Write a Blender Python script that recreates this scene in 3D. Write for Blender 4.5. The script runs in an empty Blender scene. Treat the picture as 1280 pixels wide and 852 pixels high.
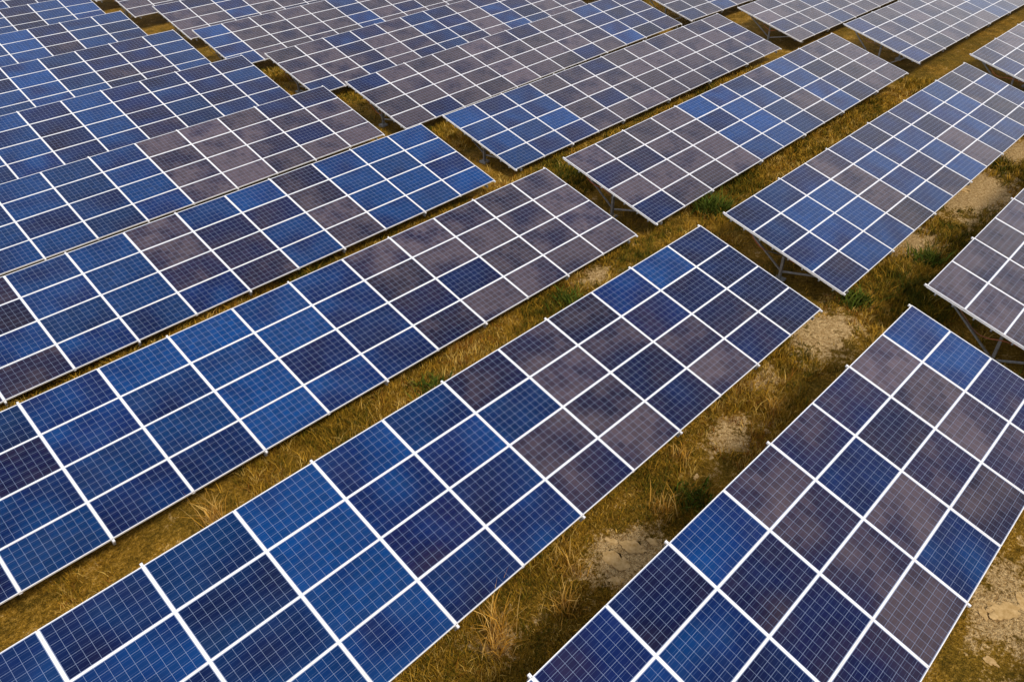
import bpy, math, random
import numpy as np
from mathutils import Matrix, Vector, noise
rad=math.radians
rng=np.random.default_rng(7); random.seed(7)
scene=bpy.context.scene
GZ=12.2   # camera height over ground

# ---------------------------------------------------------------- materials
def mat(name):
    m=bpy.data.materials.new(name);m.use_nodes=True
    nt=m.node_tree;return m,nt,nt.nodes['Principled BSDF']
def N(nt,t,**kw):
    n=nt.nodes.new(t)
    for k,v in kw.items(): setattr(n,k,v)
    return n
def math_(nt,op,a,b=None,c=None):
    n=N(nt,'ShaderNodeMath',operation=op)
    for i,x in enumerate((a,b,c)):
        if x is None: continue
        if isinstance(x,(int,float)): n.inputs[i].default_value=x
        else: nt.links.new(x,n.inputs[i])
    return n.outputs[0]
def mixc(nt,f,a,b,mode='MIX'):
    n=N(nt,'ShaderNodeMix',data_type='RGBA',blend_type=mode)
    for i,x in ((0,f),(6,a),(7,b)):
        if isinstance(x,(int,float)): n.inputs[i].default_value=x
        elif isinstance(x,tuple): n.inputs[i].default_value=(*x,1)
        else: nt.links.new(x,n.inputs[i])
    return n.outputs[2]
def noise_(nt,vec,scale,detail=3,rough=.5):
    n=N(nt,'ShaderNodeTexNoise');n.inputs['Scale'].default_value=scale
    n.inputs['Detail'].default_value=detail;n.inputs['Roughness'].default_value=rough
    if vec is not None: nt.links.new(vec,n.inputs['Vector'])
    return n.outputs[0]
def ramp(nt,f,stops):
    n=N(nt,'ShaderNodeValToRGB');e=n.color_ramp.elements
    while len(e)<len(stops): e.new(.5)
    for el,(p,c) in zip(e,stops): el.position=p;el.color=(*c,1)
    nt.links.new(f,n.inputs[0]);return n.outputs[0]

# photovoltaic cells under glass
m_cell,nt,bs=mat('photovoltaic_cells')
uv=N(nt,'ShaderNodeUVMap',uv_map='cells').outputs[0]
at=N(nt,'ShaderNodeAttribute',attribute_name='tint')
geo=N(nt,'ShaderNodeNewGeometry')
sp=N(nt,'ShaderNodeSeparateXYZ');nt.links.new(uv,sp.inputs[0])
sa=N(nt,'ShaderNodeSeparateColor');nt.links.new(at.outputs['Color'],sa.inputs[0])
pv,rnd,seed=sa.outputs
u,v=sp.outputs[0],sp.outputs[1]
def edge(x,w):
    f=math_(nt,'FRACT',x);d=math_(nt,'MINIMUM',f,math_(nt,'SUBTRACT',1.0,f))
    return math_(nt,'LESS_THAN',d,w)
line=math_(nt,'MAXIMUM',edge(u,.015),edge(v,.015))
out=math_(nt,'MAXIMUM',math_(nt,'GREATER_THAN',math_(nt,'ABSOLUTE',math_(nt,'SUBTRACT',u,5.0)),5.0),
          math_(nt,'GREATER_THAN',math_(nt,'ABSOLUTE',math_(nt,'SUBTRACT',v,3.0)),3.0))
line=math_(nt,'MAXIMUM',line,out)
bus=edge(math_(nt,'ADD',math_(nt,'MULTIPLY',v,2.0),.5),.020)
fl=N(nt,'ShaderNodeVectorMath',operation='FLOOR');nt.links.new(uv,fl.inputs[0])
cmb=N(nt,'ShaderNodeCombineXYZ');nt.links.new(math_(nt,'MULTIPLY',seed,97.0),cmb.inputs[2])
ad=N(nt,'ShaderNodeVectorMath',operation='ADD');nt.links.new(fl.outputs[0],ad.inputs[0]);nt.links.new(cmb.outputs[0],ad.inputs[1])
wn=N(nt,'ShaderNodeTexWhiteNoise',noise_dimensions='3D');nt.links.new(ad.outputs[0],wn.inputs['Vector'])
cellr=wn.outputs['Value']
ad2=N(nt,'ShaderNodeVectorMath',operation='ADD');nt.links.new(uv,ad2.inputs[0]);nt.links.new(cmb.outputs[0],ad2.inputs[1])
drift=noise_(nt,ad2.outputs[0],.13,1)  # reflected sky and cloud painted into the cell colour as a blue-violet gradient
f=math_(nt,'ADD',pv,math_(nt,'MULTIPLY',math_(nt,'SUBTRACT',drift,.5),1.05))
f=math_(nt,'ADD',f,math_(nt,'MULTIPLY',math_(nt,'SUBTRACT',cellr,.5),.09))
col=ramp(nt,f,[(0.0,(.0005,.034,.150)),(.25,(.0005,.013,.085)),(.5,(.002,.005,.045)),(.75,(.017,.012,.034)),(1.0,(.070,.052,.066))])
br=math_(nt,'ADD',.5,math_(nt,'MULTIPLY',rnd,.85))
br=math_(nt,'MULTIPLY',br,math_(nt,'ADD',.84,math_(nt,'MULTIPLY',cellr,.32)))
vm=N(nt,'ShaderNodeVectorMath',operation='SCALE');nt.links.new(col,vm.inputs[0]);nt.links.new(br,vm.inputs['Scale'])
c=mixc(nt,math_(nt,'MULTIPLY',bus,.40),vm.outputs[0],(.12,.18,.34))
c=mixc(nt,math_(nt,'MULTIPLY',line,.8),c,(.25,.32,.50))
dust=noise_(nt,geo.outputs['Position'],1.3,2,.65)
c=mixc(nt,math_(nt,'MULTIPLY',math_(nt,'SUBTRACT',dust,.44),.04),c,(.45,.43,.42))
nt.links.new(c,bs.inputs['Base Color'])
nt.links.new(math_(nt,'ADD',.08,math_(nt,'MULTIPLY',dust,.16)),bs.inputs['Roughness'])
bs.inputs['IOR'].default_value=1.42
bs.inputs['Specular IOR Level'].default_value=.34

m_frame,nt,bs=mat('anodised_aluminium')
g=N(nt,'ShaderNodeNewGeometry')
nf=noise_(nt,g.outputs['Position'],6,2,.6)
nt.links.new(ramp(nt,nf,[(.3,(.74,.75,.78)),(.7,(.87,.87,.88))]),bs.inputs['Base Color'])
bs.inputs['Metallic'].default_value=.05;bs.inputs['Roughness'].default_value=.45
m_back,nt,bs=mat('panel_backsheet');bs.inputs['Base Color'].default_value=(.25,.25,.25,1);bs.inputs['Roughness'].default_value=.7
m_steel,nt,bs=mat('galvanised_steel')
g=N(nt,'ShaderNodeNewGeometry')
nt.links.new(ramp(nt,noise_(nt,g.outputs['Position'],14,3,.7),[(.3,(.15,.155,.16)),(.7,(.34,.35,.36))]),bs.inputs['Base Color'])
bs.inputs['Metallic'].default_value=.3;bs.inputs['Roughness'].default_value=.5
m_cable,nt,bs=mat('cable_conduit')
g=N(nt,'ShaderNodeNewGeometry')
nt.links.new(ramp(nt,noise_(nt,g.outputs['Position'],.6,1,.5),[(.45,(.05,.05,.05)),(.56,(.45,.13,.05))]),bs.inputs['Base Color']);bs.inputs['Roughness'].default_value=.6

# ---------------------------------------------------------------- terrain
def gh(x,y):
    far=1 if abs(x-25)+abs(y-25)<160 else 0
    h=.16*noise.noise(Vector((x*.09,y*.09,3)))
    if far:
        h+=.07*noise.noise(Vector((x*.45,y*.45,8)))+.035*noise.noise(Vector((x*1.7,y*1.7,1)))
    else: h+=2.0*noise.noise(Vector((x*.006,y*.006,5)))*min(1,max(0,(abs(x-25)+abs(y-25)-160)/300))
    return h
patches=[(17.6,5.8,1.3,.8),(8.2,5.2,.9,.95),(29,6.05,2.2,1.),(11.9,-.5,.8,.95),(15.7,12.0,.9,.6),(24,6.0,1.6,.6),(34,6,1.8,.7),(12.5,5.5,.9,.65),(13.5,-1,1.0,.8),(5.2,5.6,.6,.5),(14.7,5.9,.7,.5),(10.2,-1.0,.7,.5),(9.5,11.4,.6,.4),(12.8,-.2,.5,.7)]
def sand(x,y):
    s=0
    for px,py,r,w in patches:
        d=((x-px)**2+((y-py)*1.5)**2)/(r*r)
        if d<4: s=max(s,w*math.exp(-d))
    return s
def axis(lo,hi,step,far):
    a=list(np.arange(lo,hi,step));k=step;x=hi
    while x<far: a.append(x);k*=1.18;x+=k
    a.append(far);k=step;x=lo-k;b=[]
    while x>-far: b.append(x);k*=1.18;x-=k
    b.append(-far);return b[::-1]+a
xs=axis(-4,48,.16,1600);ys=axis(-5,38,.16,1600)
nx,ny=len(xs),len(ys)
V=[];S=[]
for y in ys:
    for x in xs:
        V.append((x,y,gh(x,y)));S.append(sand(x,y))
idx=np.arange(nx*ny).reshape(ny,nx)
Fq=np.stack([idx[:-1,:-1],idx[:-1,1:],idx[1:,1:],idx[1:,:-1]],-1).reshape(-1,4)
me=bpy.data.meshes.new('ground');me.from_pydata(V,[],Fq.tolist())
a=me.attributes.new('sand','FLOAT','POINT');a.data.foreach_set('value',S)
me.polygons.foreach_set('use_smooth',[True]*len(me.polygons))
ground=bpy.data.objects.new('ground',me);scene.collection.objects.link(ground)
m,nt,bs=mat('dry_grassland_soil')
g=N(nt,'ShaderNodeNewGeometry');P=g.outputs['Position']
big=noise_(nt,P,.35,2,.6);mid=noise_(nt,P,1.9,4,.65);fine=noise_(nt,P,13,3,.75);vf=noise_(nt,P,50,1,.7)
c1=ramp(nt,mid,[(.32,(.060,.043,.004)),(.45,(.19,.105,.008)),(.58,(.38,.20,.018)),(.72,(.54,.32,.055))])
c2=ramp(nt,fine,[(.36,(.030,.022,.003)),(.5,(.21,.115,.010)),(.66,(.55,.33,.065))])
c=mixc(nt,.55,c1,c2)
c=mixc(nt,ramp(nt,big,[(.47,(0,0,0)),(.64,(.45,.45,.45))]),c,(.085,.068,.007))
sa_=N(nt,'ShaderNodeAttribute',attribute_name='sand').outputs['Fac']
sm=math_(nt,'ADD',sa_,math_(nt,'MULTIPLY',math_(nt,'SUBTRACT',mid,.5),1.8))
sm=math_(nt,'ADD',sm,math_(nt,'MULTIPLY',math_(nt,'SUBTRACT',fine,.5),1.2))
sm=ramp(nt,sm,[(.25,(0,0,0)),(.52,(.95,.95,.95))])
soil=ramp(nt,fine,[(.35,(.31,.185,.065)),(.65,(.66,.47,.23))])
c=mixc(nt,sm,c,soil)
vs=ramp(nt,vf,[(.35,(.45,.45,.45)),(.62,(1.25,1.25,1.25))])
c=mixc(nt,1.0,c,vs,'MULTIPLY')
nt.links.new(c,bs.inputs['Base Color']);bs.inputs['Roughness'].default_value=.95
bs.inputs['Specular IOR Level'].default_value=.1
bp=N(nt,'ShaderNodeBump');bp.inputs['Strength'].default_value=1.0;bp.inputs['Distance'].default_value=.07
nt.links.new(fine,bp.inputs['Height']);nt.links.new(bp.outputs[0],bs.inputs['Normal'])
me.materials.append(m)

# ---------------------------------------------------------------- solar tables
TILT=rad(15.34);WD=4.03;NC=12
ROW0=3.95;RP=6.13
known={ # (row,col): (x_high_end, y, z, slope deg, yaw deg, which end)
(0,0):(17.288,3.903,-10.264,-.38,-.41,1),(1,0):(17.60,9.903,-10.459,-.72,.15,1),
(2,0):(17.912,16.122,-10.688,-.39,.11,1),(3,0):(17.633,22.168,-10.65,.25,0,1),
(4,0):(17.5,28.3,-10.55,.45,0,1),(5,0):(17.25,34.4,-10.42,.15,0,1),(6,0):(16.95,40.5,-10.3,.0,0,1),(7,0):(16.9,46.6,-10.35,0,0,1),
(0,1):(18.55,4.01,-10.35,0,0,0),(1,1):(18.796,9.851,-10.511,-.19,.10,0),(2,1):(18.639,15.947,-10.525,.45,.03,0),
(3,1):(18.976,22.468,-10.778,.59,0,0),(4,1):(18.6,28.3,-10.65,1.1,0,0),(5,1):(18.4,34.4,-10.6,.7,0,0),(6,1):(17.9,40.5,-10.5,.3,0,0),
(1,2):(39.0,9.95,-10.38,.1,0,0),(2,2):(39.4,16.0,-10.2,-.6,0,0),(3,2):(40.4,22.4,-10.6,0,0,0)}
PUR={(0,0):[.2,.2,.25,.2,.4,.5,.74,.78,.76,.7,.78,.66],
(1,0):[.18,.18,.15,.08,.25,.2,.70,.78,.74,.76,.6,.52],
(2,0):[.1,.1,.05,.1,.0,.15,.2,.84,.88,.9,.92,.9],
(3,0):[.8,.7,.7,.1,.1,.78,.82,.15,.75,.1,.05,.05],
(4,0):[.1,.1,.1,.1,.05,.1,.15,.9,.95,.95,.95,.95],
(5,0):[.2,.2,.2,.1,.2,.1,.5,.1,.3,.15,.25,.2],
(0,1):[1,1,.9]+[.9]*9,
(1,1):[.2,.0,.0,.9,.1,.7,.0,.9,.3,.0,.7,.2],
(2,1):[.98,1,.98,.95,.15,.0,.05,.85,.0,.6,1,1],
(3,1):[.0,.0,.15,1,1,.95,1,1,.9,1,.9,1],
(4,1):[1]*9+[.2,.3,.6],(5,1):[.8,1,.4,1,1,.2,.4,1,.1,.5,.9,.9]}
class MB:
    def __init__(s): s.V=[];s.F=[];s.M=[];s.uv=[];s.t=[]
    def face(s,ids,m,uv=None,t=(0,0,0)):
        s.F.append(ids);s.M.append(m);s.uv+= uv if uv else [(0,0)]*len(ids);s.t+=[(*t,1)]*len(ids)
    def box(s,c,ax,h,m):
        b=len(s.V)
        for sx in (-1,1):
            for sy in (-1,1):
                for sz in (-1,1):
                    s.V.append(c+ax[0]*h[0]*sx+ax[1]*h[1]*sy+ax[2]*h[2]*sz)
        for q in ((0,1,3,2),(4,6,7,5),(0,4,5,1),(2,3,7,6),(0,2,6,4),(1,5,7,3)):
            s.face([b+i for i in q],m)
    def bar(s,p,q,w,h,m,up=np.array([0,1,0.])):
        d=q-p;L=np.linalg.norm(d);d=d/L;a=np.cross(d,up);a/=np.linalg.norm(a);b=np.cross(d,a)
        s.box((p+q)/2,(d,a,b),(L/2,w/2,h/2),m)
def table(r,cidx):
    if (r,cidx) in known:
        x,y,z,s,yw,end=known[(r,cidx)]
    else:
        if cidx<=0: x=17.3+21*cidx+random.uniform(-.3,.3)
        else: x=18.6+20.9*(cidx-1)+random.uniform(-.3,.3)
        end=1 if cidx<=0 else 0
        y=ROW0+RP*r+random.uniform(-.06,.06);z=-10.45+random.uniform(-.15,.15);s=random.uniform(-.4,.4);yw=0
    UP=1.65 if (r,cidx)==(2,0) else 1.625
    z+=GZ;s=rad(s);yw=rad(yw)
    A=np.array([math.cos(s)*math.cos(yw),math.cos(s)*math.sin(yw),math.sin(s)])
    B=np.array([0,-math.cos(TILT),-math.sin(TILT)]);B=B-A*(A@B);B/=np.linalg.norm(B)
    Nn=np.cross(B,A);Nn*=np.sign(Nn[2])
    P0=np.array([x,y,z]);L=NC*UP
    if end: P0=P0-A*L
    mb=MB();pw=WD/4
    base=PUR.get((r,cidx))
    if base is None:
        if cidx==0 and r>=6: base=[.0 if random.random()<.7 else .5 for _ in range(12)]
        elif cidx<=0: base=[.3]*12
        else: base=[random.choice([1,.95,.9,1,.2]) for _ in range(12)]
    for c in range(NC):
        cr=random.uniform(-.1,.1);cb=random.random()
        for j in range(4):
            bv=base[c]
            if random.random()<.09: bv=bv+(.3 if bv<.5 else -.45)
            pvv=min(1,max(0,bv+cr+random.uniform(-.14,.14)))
            rv=min(1,max(0,.45*cb+.55*random.random()));sd=random.random()
            g1=.005;g2=.004;g3=.004
            u0,u1=c*UP+g1,(c+1)*UP-g1;v0,v1=j*pw+g2,(j+1)*pw-g3
            dn=np.array([random.uniform(-.004,.004) for _ in range(4)])
            def pt(a,b,n):
                fa=(a-u0)/(u1-u0);fb=(b-v0)/(v1-v0)
                dz=dn[0]*(1-fa)*(1-fb)+dn[1]*fa*(1-fb)+dn[2]*fa*fb+dn[3]*(1-fa)*fb
                return P0+A*a+B*b+Nn*(n+dz)
            b0=len(mb.V)
            fw=.022;fv=.015
            for ou,ov,n in ((0,0,0),(fw,fv,0),(fw,fv,-.004),(0,0,-.04)):
                mb.V+=[pt(u0+ou,v0+ov,n),pt(u1-ou,v0+ov,n),pt(u1-ou,v1-ov,n),pt(u0+ou,v1-ov,n)]
            for k in range(4):
                k2=(k+1)%4
                mb.face([b0+k,b0+4+k,b0+4+k2,b0+k2],1)
                mb.face([b0+4+k,b0+8+k,b0+8+k2,b0+4+k2],1)
                mb.face([b0+12+k,b0+k,b0+k2,b0+12+k2],1)
            e=.06
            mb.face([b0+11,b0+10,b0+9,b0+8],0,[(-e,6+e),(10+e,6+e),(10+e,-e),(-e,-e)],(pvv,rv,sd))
            mb.face([b0+12,b0+13,b0+14,b0+15],2)
    ax=(A,B,Nn)
    def T(a,b,n): return P0+A*a+B*b+Nn*n
    for vv in (.28,.75,1.30,1.75,2.28,2.75,3.3,3.75):
        mb.box(T(L/2,vv,-.070),ax,(L/2+.05,.02,.025),3)
    for vv in (pw,2*pw,3*pw):
        mb.box(T(L/2,vv,-.018),ax,(L/2-.02,.0035,.010),1)
    for c in range(NC+1):
        uu=min(max(c*UP,.03),L-.03)
        mb.box(T(uu,WD/2,-.0535),ax,(.03,WD/2,.009),1)
        if 0<c<NC: mb.box(T(uu,WD/2,-.018),ax,(.0045,WD/2-.02,.011),1)
        if c%2==0:
            for vv,sg in ((0,-1),(WD,1)):
                mb.box(T(uu,vv+sg*.03,-.030),ax,(.022,.03,.022),1)
            uu=min(max(c*UP,.35),L-.35)
            mb.box(T(uu,WD/2,-.139),ax,(.025,WD/2+.03,.043),3)
            top=T(uu,2.0,-.15);gz=gh(top[0],top[1])
            bot=np.array([top[0],top[1],gz-.25])
            mb.bar(bot,top,.09,.07,3)
            mb.box(np.array([top[0],top[1],gz+.0]),(np.array([1.,0,0]),np.array([0,1.,0]),np.array([0,0,1.])),(.15,.15,.07),2)
            lo=np.array([top[0]+.05,top[1],gz+.28])
            mb.bar(lo,T(uu+.05,.45,-.16),.045,.045,3,A);mb.bar(lo,T(uu+.05,3.35,-.16),.045,.045,3,A)
    for e0 in (.12,L-.12):
        prev=None
        for k in range(13):
            t=k/12;q=T(e0,.9+1.6*t,-.12)+np.array([0,0,-.35*4*t*(1-t)*(.6+.4*math.sin(5*t+r))])
            if prev is not None: mb.bar(prev,q,.018,.018,4,A)
            prev=q
    me=bpy.data.meshes.new('solar_panel_array');me.from_pydata([tuple(q) for q in mb.V],[],mb.F)
    for m in (m_cell,m_frame,m_back,m_steel,m_cable): me.materials.append(m)
    me.polygons.foreach_set('material_index',mb.M)
    ul=me.uv_layers.new(name='cells');ul.data.foreach_set('uv',np.array(mb.uv,float).ravel())
    ca=me.color_attributes.new('tint','FLOAT_COLOR','CORNER');ca.data.foreach_set('color',np.array(mb.t,float).ravel())
    o=bpy.data.objects.new('solar_panel_array',me);scene.collection.objects.link(o)
for r in range(-2,12):
    for cidx in range(-1,4):
        table(r,cidx)

# ---------------------------------------------------------------- grass
m_grass,nt,bs=mat('grass_blades')
at=N(nt,'ShaderNodeAttribute',attribute_name='col')
nt.links.new(at.outputs['Color'],bs.inputs['Base Color']);bs.inputs['Roughness'].default_value=.8
bs.inputs['Specular IOR Level'].default_value=.1
def blades(name,pos,h,w,lean,colr):
    n=len(pos);ang=rng.uniform(0,2*np.pi,n);la=rng.uniform(0,2*np.pi,n)
    sd=np.stack([np.cos(ang),np.sin(ang),0*ang],1)*w[:,None]/2
    ld=np.stack([np.cos(la),np.sin(la),0*la],1)*(lean*h)[:,None]
    up=np.zeros((n,3));up[:,2]=h
    v=np.stack([pos-sd,pos+sd,pos+ld*.35+up*.6+sd*.8,pos+ld*.35+up*.6-sd*.8,pos+ld+up*.92],1).reshape(-1,3)
    b=np.arange(n)*5
    loops=np.stack([b,b+1,b+2,b+3,b+3,b+2,b+4],1).ravel()
    me=bpy.data.meshes.new(name);me.vertices.add(5*n);me.vertices.foreach_set('co',v.ravel())
    me.loops.add(7*n);me.loops.foreach_set('vertex_index',loops.astype(np.int32))
    me.polygons.add(2*n)
    st=np.stack([np.arange(n)*7,np.arange(n)*7+4],1).ravel()
    me.polygons.foreach_set('loop_start',st.astype(np.int32))
    me.update(calc_edges=True)
    ca=me.color_attributes.new('col','FLOAT_COLOR','POINT')
    cc=np.repeat(np.concatenate([colr,np.ones((n,1))],1),5,0);ca.data.foreach_set('color',cc.ravel())
    me.materials.append(m_grass)
    o=bpy.data.objects.new(name,me);scene.collection.objects.link(o);return o
def wav(x,y,s,k):
    r=np.random.default_rng(k);o=0
    for i in range(7):
        a=r.uniform(0,6.28);f=s*r.uniform(.5,2.2);o=o+np.sin(f*(x*np.cos(a)+y*np.sin(a))+r.uniform(0,6.28))
    return o/7
NCL=54000
d=4+38*rng.random(NCL*4)**.75;th=rad(45)+rng.uniform(-rad(44),rad(44),NCL*4)
cx=d*np.cos(th);cy=d*np.sin(th)
ph=np.mod(ROW0-cy,RP)
under=(ph<3.6)&(ph>.3)
keep=(wav(cx,cy,1.6,1)+wav(cx,cy,.5,2)+rng.normal(0,.35,len(cx))>-.35)&(~under|(rng.random(len(cx))<.08))
sv=np.array([sand(a,b) for a,b in zip(cx,cy)]);keep&=rng.random(len(cx))>sv*1.7
cx,cy=cx[keep][:NCL],cy[keep][:NCL]
nb=9;n=len(cx)*nb
bx=np.repeat(cx,nb)+rng.normal(0,.06,n);by=np.repeat(cy,nb)+rng.normal(0,.06,n)
bz=np.repeat(np.array([gh(a,b) for a,b in zip(cx,cy)]),nb)-.01
dist=np.hypot(bx,by)
tall=np.repeat(np.clip(.5+1.2*wav(cx,cy,1.1,5)+rng.normal(0,.35,len(cx)),.1,1.8),nb)
h=(.07+.20*tall)*rng.uniform(.5,1.2,n);w=(.007+.0004*dist)*rng.uniform(.7,1.4,n)
pal=np.array([[.060,.068,.006],[.15,.110,.008],[.30,.175,.015],[.50,.28,.028],[.66,.44,.11],[.28,.11,.015]])
kk=np.repeat(np.clip(wav(cx,cy,.9,9)*2.6+2.5+rng.normal(0,1.1,len(cx)),0,5).astype(int),nb)
col=pal[kk]*rng.uniform(.5,1.3,(n,1))
blades('grass',np.stack([bx,by,bz],1),h,w,rng.uniform(.2,1.1,n),col)
def plant(name,x,y,n,r,h,wd,cols,lean=(.2,.8)):
    a=rng.normal(0,r,(n,2));p=np.stack([x+a[:,0],y+a[:,1],np.full(n,gh(x,y))],1)
    cl=np.array(cols)[rng.integers(0,len(cols),n)]*rng.uniform(.6,1.2,(n,1))
    blades(name,p,h*rng.uniform(.4,1.1,n),wd*rng.uniform(.6,1.3,n),rng.uniform(*lean,n),cl)
YE=[(.62,.32,.04),(.52,.28,.05),(.66,.42,.12)];GR=[(.07,.11,.010),(.11,.13,.014),(.05,.07,.007)]
for x,y,hh in ((5.3,5.75,.95),(5.05,5.5,.75),(9.6,5.3,.5),(3.1,11.7,.7),(6.5,5.2,.5),(7.2,5.75,.45),(11.1,5.9,.4),(14,5.3,.4)):
    plant('tall_grass',x,y,90,.13,hh,.016,YE)
for x,y,hh in ((21.4,11.8,.8),(21.7,11.5,.6),(19.5,5.8,.45),(23.0,5.2,.5),(14.0,11.7,.4),(18.2,1.6,.5),(18.1,3.0,.4),(8.9,11.6,.3),(10.3,5.0,.25)):
    plant('weed_bush',x,y,220,.22,hh,.04,GR,(.3,1.2))

# ---------------------------------------------------------------- small clods of dried soil
m_rock,nt,bs=mat('dry_soil_clod')
g=N(nt,'ShaderNodeNewGeometry')
nt.links.new(ramp(nt,noise_(nt,g.outputs['Position'],9,4,.65),[(.3,(.36,.22,.075)),(.7,(.66,.46,.22))]),bs.inputs['Base Color'])
bs.inputs['Roughness'].default_value=.95;bs.inputs['Specular IOR Level'].default_value=.05
import bmesh
for x,y,s,fl_ in ((8.0,5.3,.22,.12),(8.5,5.22,.17,.12),(7.65,4.95,.11,.2),(8.85,5.0,.09,.3),(8.3,5.6,.08,.3),(11.9,-.45,.22,.13),(12.3,-.65,.15,.16),(11.6,-.2,.09,.3),(10.7,-.6,.08,.3),(17.3,5.2,.09,.3),(4.6,5.0,.07,.4),(29.0,6.3,.2,.2),(13.2,5.0,.08,.4),(10.9,5.35,.06,.5),(15.1,5.6,.07,.5)):
    bm=bmesh.new();bmesh.ops.create_icosphere(bm,subdivisions=4,radius=1)
    o3=Vector((x,y,s))
    for vv in bm.verts:
        k=1+.65*noise.noise(vv.co*1.5+o3)+.25*noise.noise(vv.co*4+o3)
        vv.co=Vector((vv.co.x*k*s*1.35,vv.co.y*k*s*.8,max(-.4,min(.5,vv.co.z*k))*s*fl_*1.6))
    me=bpy.data.meshes.new('rock');bm.to_mesh(me);bm.free();me.materials.append(m_rock)
    o=bpy.data.objects.new('rock',me);o.location=(x,y,gh(x,y));o.rotation_euler=(0,0,random.uniform(0,6));scene.collection.objects.link(o)

# ---------------------------------------------------------------- camera
f,th_,ps,ro=964.0,rad(36.549),rad(44.872),rad(-.969)
F=np.array([math.cos(th_)*math.cos(ps),math.cos(th_)*math.sin(ps),-math.sin(th_)])
R=np.array([math.sin(ps),-math.cos(ps),0]);U=np.cross(R,F)
R,U=math.cos(ro)*R+math.sin(ro)*U,-math.sin(ro)*R+math.cos(ro)*U
cd=bpy.data.cameras.new('camera');cd.sensor_width=36;cd.lens=f/1280*36;cd.clip_end=5000
co=bpy.data.objects.new('camera',cd);scene.collection.objects.link(co)
co.matrix_world=Matrix(((R[0],U[0],-F[0],0),(R[1],U[1],-F[1],0),(R[2],U[2],-F[2],GZ),(0,0,0,1)))
scene.camera=co

# ---------------------------------------------------------------- light
EL,AZ=rad(54),rad(-100)   # sun direction: elevation, azimuth from +X (ccw)
w=bpy.data.worlds.new('World');scene.world=w;w.use_nodes=True;nt=w.node_tree
bg=nt.nodes['Background'];sky=N(nt,'ShaderNodeTexSky',sky_type='NISHITA',sun_disc=False)
sky.sun_elevation=EL;sky.sun_rotation=rad(90)-AZ;sky.air_density=1.2;sky.dust_density=2.0
tc=N(nt,'ShaderNodeTexCoord')
mp=N(nt,'ShaderNodeMapping');mp.inputs['Scale'].default_value=(1,1,2.2);nt.links.new(tc.outputs['Generated'],mp.inputs[0])
cl=noise_(nt,mp.outputs[0],2.6,3,.6)
sz=N(nt,'ShaderNodeSeparateXYZ');nt.links.new(tc.outputs['Generated'],sz.inputs[0])
low=math_(nt,'SUBTRACT',.85,sz.outputs[2])              # more cloud towards the horizon
cl=math_(nt,'ADD',cl,math_(nt,'MULTIPLY',low,.25))
cm=ramp(nt,cl,[(.36,(.3,.3,.3)),(.62,(.95,.95,.95))])
cc=ramp(nt,noise_(nt,mp.outputs[0],5,2,.6),[(.3,(.82,.81,.86)),(.7,(1,.97,.97))])
cs=N(nt,'ShaderNodeVectorMath',operation='SCALE');nt.links.new(cc,cs.inputs[0])
nt.links.new(math_(nt,'ADD',6.5,math_(nt,'MULTIPLY',math_(nt,'MAXIMUM',low,0.0),12.0)),cs.inputs['Scale'])
nt.links.new(mixc(nt,cm,sky.outputs[0],cs.outputs[0]),bg.inputs[0]);bg.inputs[1].default_value=.1
sl=bpy.data.lights.new('sun','SUN');sl.energy=2.7;sl.angle=rad(12);sl.color=(1,.91,.78)
so=bpy.data.objects.new('sun',sl);scene.collection.objects.link(so)
dv=Vector((math.cos(EL)*math.cos(AZ),math.cos(EL)*math.sin(AZ),math.sin(EL)))
so.rotation_euler=dv.to_track_quat('Z','Y').to_euler();so.location=dv*60
scene.view_settings.view_transform='Standard';scene.view_settings.look='None';scene.view_settings.exposure=0
